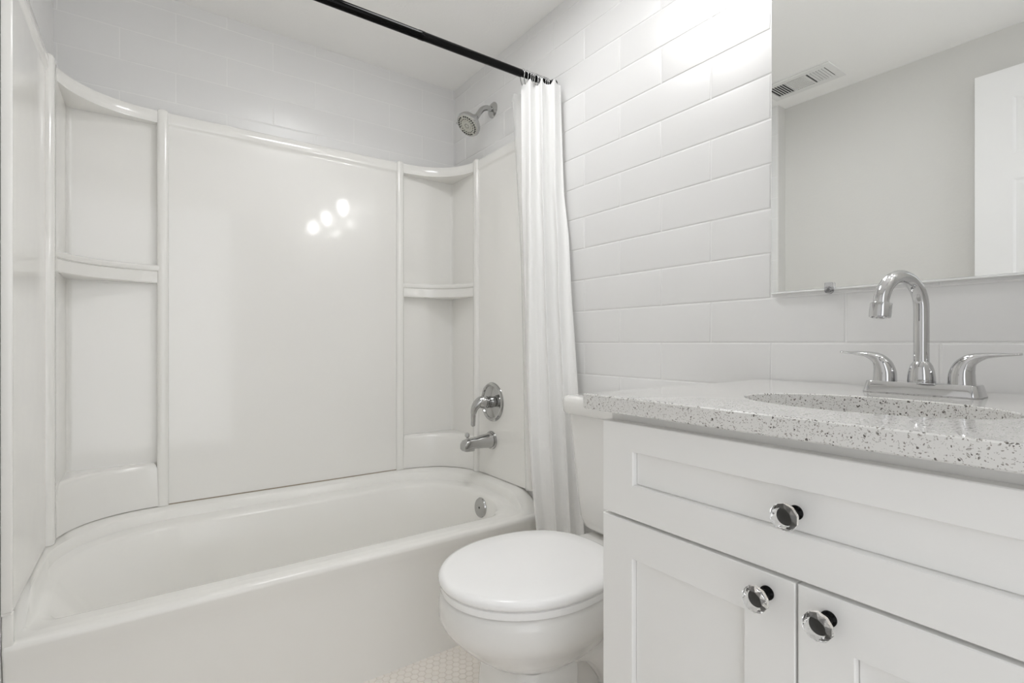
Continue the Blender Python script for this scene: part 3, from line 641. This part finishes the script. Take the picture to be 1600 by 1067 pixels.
# ------------------------------------------------------------------ faucet
FX, FY = 1.030, 0.2945
fau = thing('faucet', (FX, FY, CZ1), 'chrome gooseneck faucet with two lever handles on the quartz countertop', 'faucet')
b = B()
def pr(hx, hy, z, r): return [Vector((FX+x, FY+y, z)) for x, y in rrect(-hx, hx, -hy, hy, r, 8, 3)]
loft(b, [pr(0.0265, 0.0785, CZ1+0.0002, 0.014), pr(0.027, 0.079, CZ1+0.0015, 0.0145), pr(0.0265, 0.0785, CZ1+0.003, 0.0145), pr(0.0225, 0.0745, CZ1+0.0185, 0.012), pr(0.0215, 0.0735, CZ1+0.0195, 0.0115)])
obj('base_plate', b, 'chrome', fau, 40)
zt_ = CZ1+0.0190
b = B(); lathe(b, (FX, FY, zt_), (0, 0, 1), [(0, 0.0185), (0.002, 0.0190), (0.010, 0.0186), (0.020, 0.0172), (0.028, 0.0148), (0.033, 0.0118), (0.035, 0.0102)], 36); obj('spout_collar', b, 'chrome', fau, 50)
sw = radians(14); D = Vector((-cos(sw), sin(sw), 0)); R_s = 0.0495; zc = 1.006
pth = [Vector((FX, FY, z)) for z in (zt_+0.03, 0.94, 0.97, 0.99)]+[Vector((FX, FY, zc))+D*(R_s-R_s*cos(radians(t)))+Vector((0, 0, R_s*sin(radians(t)))) for t in range(0, 176, 7)]
b = B(); sweep(b, pth, 0.0106, 28, side=(D.y, -D.x, 0)); gn = obj('spout', b, 'chrome', fau, 60)
end = pth[-1]; dd = (pth[-1]-pth[-2]).normalized()
b = B(); lathe(b, end-dd*0.002, dd, [(0, 0.0108), (0.0005, 0.0142), (0.0015, 0.0147), (0.018, 0.0147), (0.0225, 0.0143), (0.0230, 0.0125), (0.0215, 0.0115), (0.0210, 0.001)], 32); obj('aerator', b, 'chrome', fau, 30)
for s_ in (1, -1):
    hy = FY+s_*0.0508; b = B()
    P2 = [(0, 0, zt_), (0, 0, zt_+0.014), (0, s_*0.003, zt_+0.027), (0, s_*0.011, zt_+0.038), (0, s_*0.026, zt_+0.0445), (0, s_*0.042, zt_+0.0465), (0, s_*0.057, zt_+0.0475), (0, s_*0.068, zt_+0.0485)]
    path = catmull([Vector((FX+p[0], hy+p[1], p[2])) for p in P2], 6); n = len(path)
    W1 = [(0, 0.0172), (0.18, 0.0168), (0.4, 0.0150), (0.6, 0.0115), (0.8, 0.0100), (0.95, 0.0095), (1, 0.006)]
    H1 = [(0, 0.0172), (0.15, 0.0165), (0.3, 0.0140), (0.45, 0.0090), (0.6, 0.0045), (0.8, 0.0026), (1, 0.0020)]
    sweep(b, path, 1.0, 28, flat=[(interp(W1, i/(n-1)), interp(H1, i/(n-1))) for i in range(n)], side=(1, 0, 0))
    ho = obj('lever_handle', b, 'chrome', fau, 60)
b = B(); lathe(b, (FX+0.018, FY, zt_), (0, 0, 1), [(0, 0.0028), (0.028, 0.0028), (0.030, 0.0045), (0.036, 0.0045), (0.038, 0.002)], 14); obj('lift_rod', b, 'chrome', fau, 40)

# ------------------------------------------------------------------ mirror, clip, vanity light
mir = thing('mirror', (1.152, 0.29, 1.0625), 'large frameless mirror on the tile wall above the faucet', 'mirror')
MY0, MY1, MZ0, MZ1 = -0.06, 0.604, 1.0625, 1.800
b = B(); box(b, 1.1495, XR-0.0005, MY0, MY1, MZ0, MZ1); obj('mirror_backing', b, 'medge', mir)
b = B(); box(b, 1.1480, 1.1493, MY0+0.001, MY1-0.001, MZ0+0.001, MZ1-0.001); obj('mirror_glass', b, 'mirror', mir)
b = B(); box(b, 1.1465, XR-0.0004, MY0, MY1, MZ0-0.0030, MZ0-0.0001, 0.0006, 1); obj('bottom_channel', b, 'medge', mir)
b = B(); cy_ = 0.4815
box(b, 1.1405, 1.1475, cy_-0.008, cy_+0.008, MZ0-0.008, MZ0+0.012, 0.0018); lathe(b, (1.1475, cy_, MZ0-0.004), (-1, 0, 0), [(0, 0.008), (0.008, 0.0075), (0.010, 0.005)], 18)
cl = obj('mirror_clip', b, 'clear', None, 40); tag(cl, 'clear plastic clip holding the bottom edge of the mirror', 'mirror clip')
b = B(); lathe(b, (1.1400, cy_, MZ0-0.003), (-1, 0, 0), [(0, 0.0028), (0.0012, 0.0024)], 12)
so = obj('screw', b, 'blackp', cl)
vl = thing('vanity_light', (XR, FY, 1.90), 'three-bulb vanity light with frosted shades above the mirror', 'wall light')
b = B(); box(b, XR-0.025, XR-0.0005, FY-0.42, FY+0.42, 1.925, 1.975, 0.006); obj('back_plate', b, 'chrome', vl, 30)
for k in (-1, 0, 1):
    yy = FY+k*0.375; cxl = 1.065
    b = B(); sweep(b, catmull([(XR-0.02, yy, 1.935), (1.10, yy, 1.945), (cxl, yy, 1.935), (cxl, yy, 1.915)], 6), 0.007, 12); lathe(b, (cxl, yy, 1.925), (0, 0, -1), [(0, 0.012), (0.004, 0.022), (0.022, 0.023)], 20); obj('lamp_arm', b, 'chrome', vl, 40)
    b = B(); lathe(b, (cxl, yy, 1.920), (0, 0, -1), [(0.0, 0.024), (0.02, 0.029), (0.05, 0.037), (0.085, 0.046), (0.108, 0.050)], 32, False, False); obj('lamp_shade', b, 'shade', vl, 60)
    b = B(); lathe(b, (cxl, yy, 1.904), (0, 0, -1), [(0, 0.012), (0.015, 0.014), (0.03, 0.022), (0.045, 0.028), (0.06, 0.029), (0.075, 0.022), (0.084, 0.010), (0.087, 0.001)], 20); obj('bulb', b, 'bulb', vl, 60)
# round ceiling light added above the frame to lift the room's brightness
cf = thing('added_ceiling_fill', (0.60, 1.12, CEIL), 'added round fill light on the ceiling, out of view between toilet and bathtub', 'added fill light')
b = B(); lathe(b, (0.60, 1.12, CEIL-0.0005), (0, 0, -1), [(0, 0.178), (0.012, 0.178), (0.018, 0.170), (0.018, 0.163), (0.010, 0.161)], 48); obj('fill_rim', b, 'trim', cf, 40)
b = B(); lathe(b, (0.60, 1.12, CEIL-0.0105), (0, 0, -1), [(0, 0.160), (0.005, 0.155), (0.009, 0.10), (0.010, 0.003)], 48); obj('fill_disc', b, 'fill_disc', cf, 60)
